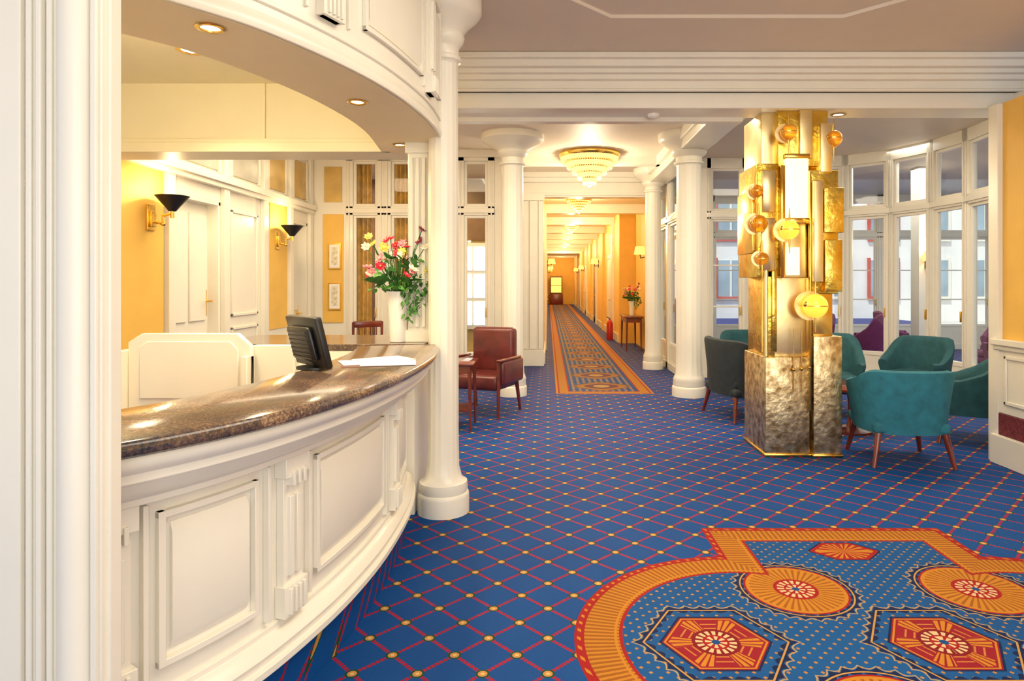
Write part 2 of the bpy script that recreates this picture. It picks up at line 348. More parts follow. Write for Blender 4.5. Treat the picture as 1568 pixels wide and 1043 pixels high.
for a in (3.25,3.28,2.17,2.40,1.74): o.rib(f,a,a+.014,-.18,-.155,.34,.87,WHITE,2)
bracket(o,f,2.24,2.35,.325,.885,-.18,WHITE); bracket(o,f,3.36,3.48,.325,.885,-.18,WHITE); bracket(o,f,1.63,1.71,.325,.885,-.18,WHITE)
o.box(-2.15,-.86,4.205,4.9,.0,1.055,WHITE); o.box(-2.2,-.80,4.205,4.95,1.055,1.10,MARB)
o.done(bev=.002)
def column(name,x,y,r,base_r,ztop,cap_r,neck,fl=16):
    o=O(name)
    pr=[(base_r,0),(base_r,.11),(base_r*.97,.13),(base_r*.92,.135),(base_r*.95,.16),(base_r*.92,.20),(r*1.22,.22),(r*1.12,.26)]
    pr+=[(r*1.04,.30,1),(r,.5,1),(r*.99,1.8,1),(r*.95,neck-.02,1)]
    pr+=[(r*.98,neck),(r*1.15,neck+.01),(r*1.15,neck+.035),(r*1.0,neck+.045),(r*1.0,neck+.10),(r*1.1,neck+.11),(r*1.3,neck+.14),(r*1.38,neck+.17),(r*1.3,neck+.19),(r*1.42,neck+.21)]
    pr+=[(r*1.5+(cap_r-r*1.5)*.25,neck+.25),(r*1.5+(cap_r-r*1.5)*.7,neck+.29),(cap_r,neck+.33),(cap_r,ztop)]
    o.lathe(pr,(0,0,0),WHITE,96,fl,.035); return o.done((x,y,0))
column('column',-.685,4.28,.10,.168,3.378,.25,2.93)
column('column',-.47,8.67,.15,.19,3.45,.42,3.04)
column('column',1.86,8.62,.17,.22,3.45,.40,3.04)
column('column',1.82,11.3,.14,.18,3.45,.34,3.04)
o=O('trim_pilaster'); o.box(-.935,-.80,4.36,4.52,1.10,2.43,WHITE); 
for i in range(3): o.box(-.925+.042*i,-.90+.042*i,4.345,4.36,1.2,2.33,WHITE)
o.box(-.95,-.79,4.34,4.54,1.10,1.18,WHITE); o.box(-.95,-.79,4.34,4.54,2.36,2.43,WHITE); o.done(bev=.003)
g=hermite([(1.5,-2.0),(1.75,-1.66),(2.15,-1.27),(2.42,-1.06),(2.98,-.83),(3.55,-.715),(4.05,-.69),(4.7,-.75)])
o=O('wall_fascia')
o.rib(g,1.6,4.72,-.43,0,2.435,3.378,WHITE,70)
o.rib(g,1.6,4.72,-.44,-.01,2.43,2.436,CREAM,70)
o.sweep(g,1.6,4.2,[(0,2.43),(.012,2.43),(.02,2.45),(.012,2.475),(.006,2.48),(0,2.5)],WHITE,70)
o.sweep(g,1.6,4.2,[(0,2.53),(.012,2.535),(.012,2.55),(0,2.555)],WHITE,70)
panel(o,g,2.95,3.62,2.64,3.2,0,WHITE); panel(o,g,2.0,2.55,2.64,3.2,0,WHITE); panel(o,g,3.86,4.1,2.64,3.2,0,WHITE)
bracket(o,g,2.67,2.77,2.59,3.25,0,WHITE); bracket(o,g,3.72,3.82,2.58,3.25,0,WHITE)
for a in (2.60,2.84,3.66): o.rib(g,a,a+.014,0,.014,2.6,3.24,WHITE,2)
o.sweep(g,1.6,4.2,[(0,3.25),(.03,3.26),(.05,3.3),(.09,3.33),(.10,3.376),(0,3.376)],WHITE,70)
o.done(bev=.002)
o=O('wall_bulkhead'); o.box(-4.2,-.78,4.7,5.0,2.435,3.46,CREAM2)
o.box(-4.2,-1.13,4.66,4.7,2.43,2.5,CREAM2); o.box(-4.2,-1.13,4.675,4.7,2.5,2.53,CREAM2); o.box(-2.06,-2.03,4.685,4.7,2.5,2.93,CREAM2); o.done(bev=.004)
# ------------------------------------------------------------------ reception side wall
o=O('wall_left')
XL=-3.5
o.box(XL-.2,XL,1.8,6.1,0,3.46,WHITE2); o.box(XL-.2,XL,6.98,8.83,0,3.46,WHITE2); o.box(XL-.2,XL,9.5,9.7,0,3.46,WHITE2)
o.box(XL-.2,XL,6.1,6.98,2.35,3.46,WHITE2); o.box(XL-.2,XL,8.83,9.5,2.35,3.46,WHITE2)
o.box(XL,XL+.012,4.9,5.93,.9,2.5,YEL); o.box(XL,XL+.012,8.2,8.74,.9,2.5,YEL)
o.done()
o=O('trim_left')
o.box(XL,XL+.07,4.9,9.6,2.5,2.55,WHITE); o.box(XL,XL+.10,4.9,9.6,2.55,2.62,WHITE)
for y in (5.95,6.98,7.95,8.76,9.5): o.box(XL,XL+.05,y,y+.11,0,3.44,WHITE)
for a,b,m_ in ((5.1,5.9,PANE),(6.1,6.95,PANE),(7.15,7.9,PANE),(8.1,8.7,PANEY),(8.9,9.45,PANEY)): 
    o.box(XL,XL+.02,a,b,2.68,3.2,m_); o.box(XL,XL+.03,a,a+.05,2.66,3.22,WHITE); o.box(XL,XL+.03,b-.05,b,2.66,3.22,WHITE)
for z0,z1 in ((.25,1.0),(1.12,2.3)):
    for a in ((7.2,7.23,z0,z1),(7.82,7.85,z0,z1),(7.2,7.85,z0,z0+.03),(7.2,7.85,z1-.03,z1)): o.box(XL,XL+.018,a[0],a[1],a[2],a[3],WHITE)
o.done(bev=.004)
def pdoor(name,y0,y1,h,hz):
    o=O(name); w=y1-y0
    o.box(-.16,-.12,y0,y1,0,h,WHITE2)
    for z0,z1 in ((.2,.95),(1.1,h-.15)):
        for c in (0,1):
            a=y0+.1+c*(w-.14)/2; b=a+(w-.26)/2
            o.box(-.12,-.10,a,b,z0,z1,WHITE2)
    for a,b in ((y0-.0,y0+.04),(y1-.04,y1)): o.box(-.14,.0,a,b,0,h,WHITE)
    o.box(-.14,.0,y0,y1,h-.04,h,WHITE)
    yy=y1-.10
    o.box(-.12,-.105,yy-.025,yy+.025,hz-.16,hz+.12,BRASS); o.cyl((-.11,yy,hz),(-.04,yy,hz),.011,.011,BRASS); o.cyl((-.04,yy,hz),(-.04,yy-.12,hz),.011,.008,BRASS)
    o.done((XL,0,0),bev=.004)
pdoor('door_1',6.1,6.98,2.35,1.3); pdoor('door_2',8.83,9.5,2.35,1.05)
o=O('wall_back'); o.box(-3.5,-2.98,9.65,9.8,0,3.46,WHITE2); o.box(-3.32,-3.02,9.63,9.65,.9,2.5,YEL); o.box(-3.30,-3.04,9.63,9.65,2.68,3.2,PANEY); o.box(-.79,-.45,9.65,9.8,0,3.46,WHITE); o.box(-.6,-.45,9.8,11.7,0,3.46,WHITE); o.box(-.45,-.08,11.72,11.95,0,3.46,WHITE)
o.box(-3.5,-.45,9.6,9.65,3.34,3.46,WHITE); o.done(bev=.004)
o=O('trim_pilaster_corridor'); 
for a,b in ((-.44,-.36),(-.33,-.20),(-.17,-.09)): o.box(a,b,11.69,11.72,.3,2.95,WHITE)
o.box(-.46,-.07,11.64,11.72,0,.28,WHITE); o.box(-.46,-.06,11.66,11.72,2.96,3.06,WHITE); o.done(bev=.006)
def frame(name,x,z,w,h):
    o=O(name); o.box(-w/2,w/2,-.02,0,-h/2,h/2,BRASS); o.box(-w/2+.02,w/2-.02,-.024,-.018,-h/2+.02,h/2-.02,PAPER); o.box(-w/2+.05,w/2-.05,-.026,-.022,-h/2+.06,h/2-.05,ART); o.done((x,9.628,z))
frame('picture_frame',-3.14,1.88,.19,.38); frame('picture_frame',-3.14,1.29,.19,.40)
# ------------------------------------------------------------------ windows
def window(name,p0,p1,h=3.45,post=.15,tz=2.52,low=.4,bars=False,dep=.12):
    p0=Vector((p0[0],p0[1],0)); p1=Vector((p1[0],p1[1],0)); d=p1-p0; L=d.length; rz=math.atan2(d.y,d.x)
    o=O(name); h2=dep/2; q=post/2
    o.box(0,q,-h2,h2,0,h,WHITE); o.box(L-q,L,-h2,h2,0,h,WHITE)
    o.box(0,L,-h2,h2,h-.16,h,WHITE); o.box(0,L,-h2-.02,h2+.02,tz,tz+.07,WHITE); o.box(0,L,-h2,h2,tz-.03,tz+.10,WHITE)
    o.box(0,L,-h2,h2,0,.12,WHITE)
    s=.04
    for z0,z1 in ((.12,tz-.03),(tz+.10,h-.16)):
        o.box(q,q+s,-.03,.03,z0,z1,WHITE2); o.box(L-q-s,L-q,-.03,.03,z0,z1,WHITE2); o.box(q+s,L-q-s,-.03,.03,z0,z0+s,WHITE2); o.box(q+s,L-q-s,-.03,.03,z1-s,z1,WHITE2)
    o.box(q+s,L-q-s,-.02,.02,.16,low,WHITE2); o.box(q+s,L-q-s,-.03,.03,low,low+.06,WHITE2)
    for za,zb in ((low+.06,tz-.07),(tz+.14,h-.20)): o.add([(q+s,0,za),(L-q-s,0,za),(L-q-s,0,zb),(q+s,0,zb)],[(0,1,2,3)],GLASS)
    o.box(q*.35,q*.55,-h2-.015,-h2,.12,h-.16,WHITE2); o.box(L-q*.55,L-q*.35,-h2-.015,-h2,.12,h-.16,WHITE2)
    o.box(L-q-.04,L-q-.02,-h2,-.03,.98,1.12,BRASS)
    if bars: 
        for z in (1.1,1.75): o.box(q+s,L-q-s,-.02,.02,z,z+.025,WHITE2)
    return o.done(tuple(p0),rz,bev=.004)
k=1
xs=[-2.98,-2.42,-1.87,-1.34,-.79]
for a,b in zip(xs,xs[1:]): window('window_%d'%k,(a,9.7),(b,9.7),post=.2); k+=1
sbox('wall_bay_end',2.06,2.5,10.25,10.4,0,3.46,WHITE)
pts=[(2.5,10.32),(3.12,10.32),(3.85,10.32),(4.6,10.1),(5.08,9.65),(5.32,9.0),(5.38,8.33),(5.3,7.6),(5.02,6.75),(4.5,6.0),(3.98,5.54)]
for i,(a,b) in enumerate(zip(pts,pts[1:])): window('window_%d'%k,a,b,post=.13,bars=(i==0)); k+=1
for a,b in ((10.4,11.35),(11.35,12.3)): window('window_%d'%k,(2.12,a),(2.12,b),post=.16); k+=1
for i in range(6): window('window_%d'%k,(2.4+i*1.25,14.6),(3.65+i*1.25,14.6),post=.14,low=.5,bars=True); k+=1
for i in range(6): window('window_%d'%k,(9.9,14.6-i*1.6),(9.9,13.0-i*1.6),post=.14,low=.5,bars=True); k+=1
o=O('wall_conservatory_pier'); o.box(6.25,6.5,11,11.25,0,3.46,WHITE2); o.done()
sbox('terrace_ground',-10,60,-10,70,-.25,-.12,STONE)
# neighbouring building across the terrace
o=O('neighbouring_building'); FY=27; o.box(6,40,FY,FY+1,-.12,5.2,FACW); 
for fl_ in range(2):
    z=.9+fl_*2.4
    for i in range(15):
        a=7+i*2.1; c=FACR if i%3==0 else WHITE2
        o.box(a,a+1.1,FY-.06,FY,z,z+1.5,FACG); o.box(a-.1,a+1.2,FY-.10,FY-.02,z-.12,z,c); o.box(a-.1,a,FY-.10,FY,z,z+1.6,c); o.box(a+1.1,a+1.2,FY-.10,FY,z,z+1.6,c); o.box(a+.5,a+.58,FY-.09,FY,z,z+1.5,WHITE2)
o.done()
o=O('wall_office'); o.box(-5.2,-.6,12.6,12.8,0,3.46,YELC); o.box(-5.3,-5.2,9.8,12.8,0,3.46,BROWN); o.box(-5.3,-.6,12.55,12.6,2.3,3.46,BROWN); o.box(-3.9,-2.6,12.5,12.6,0,3.4,BROWN); o.done()
sbox('ceiling_office',-5.3,-.3,9.85,12.8,3.46,3.5,BROWN)
def curtain(name,x,y,w,h):
    o=O(name); n=40; vs=[];fs=[]
    for i in range(n+1):
        t=i/n; vs+= [(x+w*t,y+.04*math.sin(t*30),.02),(x+w*t,y+.04*math.sin(t*30),h)]
    for i in range(n): fs.append((2*i,2*i+2,2*i+3,2*i+1))
    o.add(vs,fs,CURT,True); o.done()
for x in (-3.0,-2.36): curtain('curtain',x,9.95,.33,3.3)
o=O('window_reflection_office'); o.box(-1.75,-.85,12.46,12.54,.6,2.25,WHITE2);  # glowing panes added to stand in for bright reflections in the glass
for i in range(3):
    for j in range(3): o.box(-1.70+i*.29,-1.45+i*.29,12.44,12.47,.68+j*.52,1.13+j*.52,REFL)
o.done()
# ------------------------------------------------------------------ corridor
CE=44
o=O('wall_corridor_left'); o.box(-.28,-.08,11.95,CE,0,3.25,YELC); o.done()
o=O('wall_corridor_right'); o.box(2.15,2.35,12.3,16.2,0,3.3,YELC); o.box(1.75,2.35,16.0,16.2,0,3.3,YEL); o.box(1.75,1.95,16.2,CE,0,3.3,YELC); o.done()
sbox('wall_corridor_end',-.3,2.4,CE,CE+.2,0,3.3,YEL)
o=O('trim_corridor')
y=14.4; i=0
while y<CE-1:
    o.box(-.08,2.15 if y<16 else 1.75,y,y+.3,3.02,3.22,WHITE); o.box(-.08,-.03,y,y+.3,0,3.02,WHITE if i%2==0 else YEL)
    if y>16: o.box(1.69,1.75,y,y+.3,0,3.02,YEL if i%2==0 else WHITE)
    y+=2.9; i+=1
o.box(-.08,-.05,11.95,CE,0,.2,WHITE); o.box(1.72,1.75,16.2,CE,0,.2,WHITE); o.done()
dn=3
for i in range(4):
    y=17.8+i*5.8
    for sd in (0,1):
        o=O('door_%d'%dn); dn+=1
        x=1.75 if sd else -.08; s_=-1 if sd else 1
        x0,x1=sorted((x,x+s_*.03)); x2,x3=sorted((x,x+s_*.05))
        o.box(x0,x1,y,y+.95,.01,2.15,WHITE2 if (i+sd)%2 else BROWN); 
        o.box(x2,x3,y-.09,y,0,2.25,WHITE); o.box(x2,x3,y+.95,y+1.04,0,2.25,WHITE); o.box(x2,x3,y-.09,y+1.04,2.15,2.25,WHITE)
        xc=x+s_*.05; o.sph((xc,y+.12,1.02),.03,BRASS,10,6); o.done()
o=O('display_cabinet'); o.box(-.45,.45,-.2,.2,0,.7,WOOD,bev=.02); o.box(-.4,.4,-.15,.18,.7,1.9,BROWN,bev=.02); o.box(-.34,.34,-.17,-.14,.8,1.8,LSH); o.box(-.34,.34,-.19,-.16,1.25,1.28,WOOD); o.done((.55,CE-.35,0))
def chandelier(x,y,z,R,H,big=True):
    o=O('chandelier'); 
    o.lathe([(R,0),(R*1.02,-.03),(R*.98,-.06),(R*.6,-.07)],(0,0,0),BRASS,48)
    tiers=5
    for t in range(tiers):
        r=R*(.94-.18*t); z1=-.05-H*.17*t; z0=z1-H*.24; n=max(10,int(2*pi*r/.035 if big else 2*pi*r/.05))
        o.lathe([(r*.96,z1),(r*.96,z0+.03)],(0,0,0),CRY,32,caps=False)
        for i in range(n):
            a=2*pi*i/n; o.cyl((r*math.cos(a),r*math.sin(a),z1),(r*.97*math.cos(a),r*.97*math.sin(a),z0),.012,.004,CRYD if i%2 else CRY,4,False)
        o.lathe([(r+.006,z1),(r+.012,z1-.012),(r+.006,z1-.02)],(0,0,0),BRASS,32,caps=False)
    o.sph((0,0,-.05-H*.95),.03,CRYD,12,8)
    o.done((x,y,z))
def pt(x,y,z,e,c=(1,.80,.52),r=.05):
    l=bpy.data.lights.new('lamp_or_fill_light','POINT'); l.energy=e; l.color=c; l.shadow_soft_size=r  # shared by lamp fixtures and added fill points
    ob=bpy.data.objects.new('lamp_or_fill_light',l); S.collection.objects.link(ob); ob.location=(x,y,z); return ob
chandelier(.63,9.9,3.45,.46,.46); pt(.63,9.9,2.88,65,(1,.83,.58),r=.02)
WC=(1,.76,.42)
chandelier(.63,13.3,3.22,.26,.26,False); pt(.63,13.3,2.88,50,WC,r=.02)
chandelier(.68,18.6,3.22,.26,.26,False); pt(.68,18.6,2.88,65,WC,r=.02)
chandelier(.75,24.5,3.22,.26,.26,False); pt(.75,24.5,2.88,65,WC,r=.02)
chandelier(.75,30.3,3.22,.26,.26,False); pt(.75,30.3,2.88,65,WC,r=.02)
for y in (16.2,21.5,27.3,34,38.5,42): pt(.8,y,3.1,50,WC,r=.02)  # bare points without fixtures, added to light the corridor
# ------------------------------------------------------------------ downlights, detector
def down(x,y,z,e=12,s=1):
    o=O('recessed_downlight'); o.lathe([(.030*s,0),(.048*s,-.002),(.052*s,-.006),(.045*s,-.010),(.034*s,-.008),(.032*s,-.002)],(0,0,0),BRASS,28,caps=False); o.lathe([(.032*s,-.003),(.001,-.004)],(0,0,0),LAMP,24); o.done((x,y,z))
    l=bpy.data.lights.new('downlight_lamp','SPOT'); l.energy=e*3; l.spot_size=2.2; l.spot_blend=.7; l.color=(1,.80,.48); l.shadow_soft_size=.03
    ob=bpy.data.objects.new('downlight_lamp',l); S.collection.objects.link(ob); ob.location=(x,y,z-.03)
down(-1.23,2.38,2.43,9); down(-.98,3.36,2.43,9); down(-1.0,4.41,2.43,10); down(-2.2,4.02,2.93,20,1.6); down(-1.9,3.0,2.93,20); down(2.56,5.76,2.98,8,1.3)
o=O('smoke_detector'); o.lathe([(.055,0),(.055,-.015),(.045,-.03),(.02,-.04)],(0,0,0),CERA,28); o.done((.93,5.76,2.98))
# ------------------------------------------------------------------ sconces
def sconce(x,y,z,e=10):
    o=O('wall_sconce')
    o.box(0,.02,-.06,.06,-.13,.10,BRASS,bev=.006); o.box(.02,.045,-.035,.035,-.10,.04,BRASS,.006,2)
    o.tube([(.03,0,-.05),(.12,0,-.07),(.12,.0,.0),(.2,0,.02)],.012,BRASS); o.cyl((.2,0,-.02),(.2,0,.08),.018,.014,BRASS); o.sph((.12,0,-.07),.022,BRASS,12,8)
    o.lathe([(.03,.04),(.06,.08),(.135,.17),(.138,.17),(.138,.175)],(.2,0,0),SHADE,28,caps=False); o.lathe([(.03,.05),(.12,.158)],(.2,0,0),SHIN,28,caps=False)
    o.done((x,y,z)); pt(x+.2,y,z+.23,e,(1,.74,.38),.02)
sconce(-3.49,5.72,2.08,10); sconce(-3.49,8.40,2.05,10)
def shade_sconce(name,x,y,z,rz,e):
    o=O(name); o.box(-.03,.03,-.02,.0,-.12,.12,SHADE,bev=.005); o.tube([(0,-.01,-.05),(0,-.12,-.08),(0,-.14,.0)],.01,SHADE)
    o.lathe([(.13,0),(.10,.17)],(0,-.14,0),LSH,28,caps=False); o.lathe([(.004,-.03),(.004,.1)],(0,-.14,0),BRASS,8); o.done((x,y,z),rz)
    if e: pt(x,y-.14,z+.25,e,r=.02)
shade_sconce('wall_lamp',6.37,10.99,1.85,0,8)
shade_sconce('wall_lamp',2.14,14.2,2.1,-pi/2,0)
for yy in (21.6,30.3,36): shade_sconce('wall_lamp',1.68,yy,2.1,-pi/2,0); shade_sconce('wall_lamp',-.02,yy,2.1,pi/2,0)
# ------------------------------------------------------------------ brass pillar sculpture lamp
o=O('brass_sculptural_pillar')
B=o.box
b_=.006
B(1.90,2.44,5.74,6.2,0,2.98,BRASSH,b_,2)
B(1.865,2.245,5.6,6.2,0,.856,BRASSP,b_,2); B(1.855,2.255,5.59,6.21,0,.03,BRASS,.004,1)
B(2.27,2.515,5.58,6.05,0,1.035,BRASSP,b_,2); B(2.262,2.522,5.57,6.06,0,.03,BRASS,.004,1)
B(1.95,2.265,5.65,6.1,.856,1.54,BRASSL,b_,2); B(1.89,1.955,5.62,6.15,.856,1.60,BRASSH,b_,2)
B(1.80,1.99,5.62,6.15,1.54,2.52,BRASSH,b_,2); B(1.77,1.83,5.68,6.1,1.75,2.3,BRASS,b_,2); B(1.83,1.95,5.60,5.64,1.60,2.05,BRASSL,.004,1); B(1.84,1.95,5.59,5.64,2.10,2.46,BRASSL,.004,1)
B(2.04,2.235,5.6,5.75,2.04,2.575,LITP,b_,2); B(2.03,2.245,5.59,5.74,2.0,2.05,BRASS,.004,1); B(2.03,2.245,5.59,5.74,2.56,2.60,BRASS,.004,1)
B(1.99,2.22,5.62,5.9,1.54,2.02,BRASSL,b_,2); B(2.05,2.16,5.60,5.64,1.56,1.80,LITP,.004,1)
B(1.985,2.42,5.64,6.1,2.50,2.98,BRASSH,b_,2); B(1.86,2.005,5.70,6.2,2.5,2.98,BRASSL,b_,2)
B(2.16,2.27,5.60,5.66,2.56,2.98,BRASSL,b_,2); B(2.33,2.43,5.58,5.68,2.44,2.86,BRASSL,b_,2)
B(2.25,2.49,5.60,6.05,1.40,2.46,BRASSH,b_,2); B(2.34,2.51,5.53,5.8,1.92,2.30,BRASSH,b_,2); B(2.25,2.33,5.52,5.7,1.5,2.36,BRASSL,b_,2); B(2.35,2.50,5.54,5.66,1.42,1.86,BRASSH,b_,2)
B(1.99,2.03,5.58,5.66,1.54,2.5,BRASS,.005,1); B(2.235,2.25,5.57,5.7,.4,2.45,BRASS,.004,1)
B(1.92,1.965,5.60,5.7,.9,1.6,BRASSH,.005,1); B(2.28,2.45,5.62,5.9,1.035,1.42,BRASS,b_,2)
for gx,gy,gz,r,mt in ((2.04,5.54,2.77,.066,AMB),(2.45,5.60,2.73,.07,AMB),(1.79,5.60,2.28,.055,AMB),(1.80,5.58,2.0,.075,AMB),(2.03,5.49,1.94,.08,AMBL),(2.24,5.47,1.30,.10,AMBL),(1.83,5.58,1.70,.055,AMB)):
    o.sph((gx,gy,gz),r,mt,28,18)
    o.lathe([(r*.99,-.004),(r*1.025,-.004),(r*1.025,.004),(r*.99,.004)],(gx,gy,gz),BRASS,28,caps=False)
    o.cyl((gx-r*.25,gy+r*.6,gz),(gx-r*.25,gy+r*.75,gz),r*1.25,r*1.25,BRASSL,32)
    o.sph((gx-r*.8,gy-r*.2,gz+r*.15),r*.28,BRASS,14,8)
    o.cyl((gx,gy,gz+r),(gx,gy,gz+r+.10),.010,.004,BRASS,8); o.cyl((gx,gy,gz-r-.12),(gx,gy,gz-r),.004,.010,BRASS,8)
    o.cyl((gx,gy+r*.6,gz),(gx+(2.15-gx)*.3,5.8,gz),.02,.02,BRASS,10)
for gx in (2.17,2.24,2.1):
    o.cyl((gx,5.585,.35+gx*.1),(gx,5.585,1.1),.005,.005,BRASS,6); o.sph((gx,5.585,.5+gx*.12),.016,BRASS,10,6); o.sph((gx,5.585,.75),.012,BRASS,10,6)
o.cyl((1.83,5.58,.9),(1.83,5.58,1.5),.006,.006,BRASS,6); o.cyl((1.875,5.62,.86),(1.875,5.62,1.7),.02,.02,BRASSL,10)
o.done()
# ------------------------------------------------------------------ seating
def tub(name,x,y,rz,mat,W=.76,D=.68,hb=.79,ha=.60,legm=WOOD,zb=.27):
    o=O(name); n=48; vs=[];fs=[]
    A_=math.radians(128)
    for i in range(n+1):
        a=-A_+2*A_*i/n; c=math.cos(a); t=max(0,min(1,(c+.35)/1.1)); t=t*t*(3-2*t); zt=ha+(hb-ha)*t
        def P(sc,inset=0):
            e=.78; sx=math.copysign(abs(math.sin(a))**e,math.sin(a)); cy=math.copysign(abs(math.cos(a))**e,math.cos(a))
            return sx*(W/2*sc-inset), -cy*(D/2*sc-inset)
        for sc,ins,z in ((.86,0,zb),(.93,0,(zb+zt)*.5),(1.0,0,zt-.05),(1.01,.008,zt-.015),(1.0,.035,zt),(.99,.065,zt-.012),(.97,.085,zt-.06),(.93,.095,.42),(.88,.10,zb)):
            px,py=P(sc,ins); vs.append((px,py,z))
    k=9
    for i in range(n):
        for j in range(k): fs.append((i*k+j,i*k+(j+1)%k,(i+1)*k+(j+1)%k,(i+1)*k+j))
    fs.append(tuple(range(k))); fs.append(tuple(n*k+j for j in range(k)))
    o.add(vs,fs,mat,True)
    o.box(-W*.38,W*.38,-D*.38,D*.46,zb,.36,mat,bev=.03); o.box(-W*.365,W*.365,-D*.36,D*.48,.35,.47,mat,bev=.045,seg=4)
    for sx in (-1,1):
        for sy in (-1,1): o.cyl((sx*W*.40,sy*D*.40,0),(sx*W*.33,sy*D*.33,zb+.01),.016,.028,legm,10)
    return o.done((x,y,0),rz)
tub('tub_chair',2.965,5.53,math.radians(-5),TEAL,.78,.74,ha=.66)
tub('tub_chair',4.02,6.20,math.radians(62),TEALD,.72,.70)
tub('tub_chair',3.20,7.45,math.radians(165),TEALD,.76,.70,.90)
tub('tub_chair',4.25,7.55,math.radians(125),TEALD,.74,.70,.86)
tub('tub_sofa',2.16,7.30,math.radians(-78),GRN,.95,.70,.88,.78)
tub('tub_chair',2.68,8.5,math.radians(180),TEALD,.85,.70,.86)
for x,y,r in ((5.5,11.3,1),(6.35,12.0,-2),(6.9,9.8,.6),(6.35,8.5,1.2),(7.6,10.8,2),(4.7,11.6,0),(4.0,11.4,1)): tub('conservatory_chair',x,y,r,PURP,.72,.68,.96)
o=O('coffee_table'); o.lathe([(.32,.43),(.345,.44),(.345,.46),(.33,.47)],(0,0,0),WOOD,48); o.lathe([(.05,.02),(.035,.1),(.03,.3),(.05,.43)],(0,0,0),WOOD,20); o.lathe([(.2,0),(.2,.02),(.05,.04)],(0,0,0),WOOD,32); o.done((3.05,6.57,0))
def armchair(x,y,rz,s=1):
    o=O('leather_armchair')
    o.box(-.30,.30,-.30,.26,.30,.47,LEA,bev=.05,seg=4); o.box(-.27,.27,.17,.32,.44,.97,LEA,bev=.055,seg=4)
    for s_ in (-1,1):
        o.box(s_*.32-.045,s_*.32+.045,-.26,.28,.36,.63,LEA,bev=.035,seg=3); o.box(s_*.33-.03,s_*.33+.03,-.33,.22,.625,.655,WOOD,bev=.012,seg=2)
        o.cyl((s_*.31,-.29,0),(s_*.31,-.28,.64),.017,.024,WOOD,10); o.cyl((s_*.29,.33,0),(s_*.28,.25,.35),.016,.024,WOOD,10)
    ob=o.done((x,y,0),rz); ob.scale=(s,s,s)
armchair(-.72,7.50,math.radians(-22))
o=O('side_table'); o.box(-.26,.26,-.26,.26,.66,.69,WOOD,bev=.01,seg=2); o.box(-.22,.22,-.22,.22,.58,.66,WOOD)
for a in (-1,1):
    for b in (-1,1): o.cyl((a*.225,b*.225,0),(a*.215,b*.215,.6),.012,.02,WOOD,8)
o.box(-.21,.21,-.21,.21,.2,.215,WOOD); o.done((-1.0,6.75,0))
o=O('console_table'); o.box(-.2,.2,-.55,.55,.72,.76,WOOD,bev=.008,seg=2); o.box(-.17,.17,-.5,.5,.62,.72,WOOD)
for a in (-1,1):
    for b in (-1,1): o.cyl((a*.16,b*.48,0),(a*.15,b*.47,.64),.014,.025,WOOD,8)
o.done((1.86,14.6,0))
o=O('wooden_desk_chair'); o.box(-.22,.22,-.22,.22,.43,.46,WOOD,.01,2); o.box(-.2,.2,.19,.215,.86,.95,WOOD,.01,2)
for a in (-1,1): o.cyl((a*.2,-.2,0),(a*.2,-.2,.44),.016,.02,WOOD,8); o.cyl((a*.2,.22,0),(a*.2,.2,.94),.016,.02,WOOD,8); o.box(a*.21-.02,a*.21+.02,-.2,.2,.66,.69,WOOD,.008,2); o.cyl((a*.21,-.18,.44),(a*.21,-.18,.67),.014,.014,WOOD,8)
for i in range(4): o.cyl((-.12+.08*i,.2,.45),(-.12+.08*i,.2,.88),.009,.009,WOOD,6)
o.done((-2.45,9.05,0),.5)
LEAF=pmat('leaf_green',(.03,.14,.02),.5,var=.5,ns=30); LEAF2=pmat('ivy_green',(.07,.24,.03),.5,var=.5,ns=30)
PR=pmat('crimson_petal',(.72,.01,.04),.5,var=.3,ns=30); PP=pmat('pink_petal',(.85,.25,.30),.5,var=.3,ns=30); PY=pmat('yellow_petal',(.85,.70,.12),.5,var=.3,ns=30); PW=pmat('white_petal',(.9,.85,.7),.5,var=.1); PM=pmat('plum_petal',(.25,.01,.06),.5,var=.3,ns=30)
def flower(o,c,r,mat):
    d=Vector((random.uniform(-.8,.8),random.uniform(-1.2,0),random.uniform(.1,1))).normalized(); q=d.to_track_quat('Z','Y').to_matrix()
    for i in range(7):
        a=2*pi*i/7; off=q@Vector((math.cos(a)*r*.55,math.sin(a)*r*.55,.0)); R=q@Matrix.Rotation(a,3,'Z')@Matrix.Rotation(-.45,3,'Y')
        o.sph(Vector(c)+off,r*.55,mat,8,5,(1,.62,.22),R)
    for i in range(4):
        a=2*pi*i/4; off=q@Vector((math.cos(a)*r*.22,math.sin(a)*r*.22,r*.14)); o.sph(Vector(c)+off,r*.3,mat,8,5,(1,.7,.5),q)
    o.sph(Vector(c)+d*r*.22,r*.16,PY,8,5)
def leaf(o,c,L,mat,d=None):
    d=d or Vector((random.uniform(-1,1),random.uniform(-1,1),random.uniform(-.6,.8))).normalized()
    q=d.to_track_quat('X','Z').to_matrix()@Matrix.Rotation(random.uniform(-1,1),3,'X'); c=Vector(c)
    P=[(0,0,0),(.3,.22,.05),(.65,.2,.04),(1,0,-.05),(.65,-.2,.04),(.3,-.22,.05),(.5,0,-.02)]
    o.add([c+q@Vector(p)*L for p in P],[(0,1,6),(1,2,6),(2,3,6),(3,4,6),(4,5,6),(5,0,6)],mat,True)
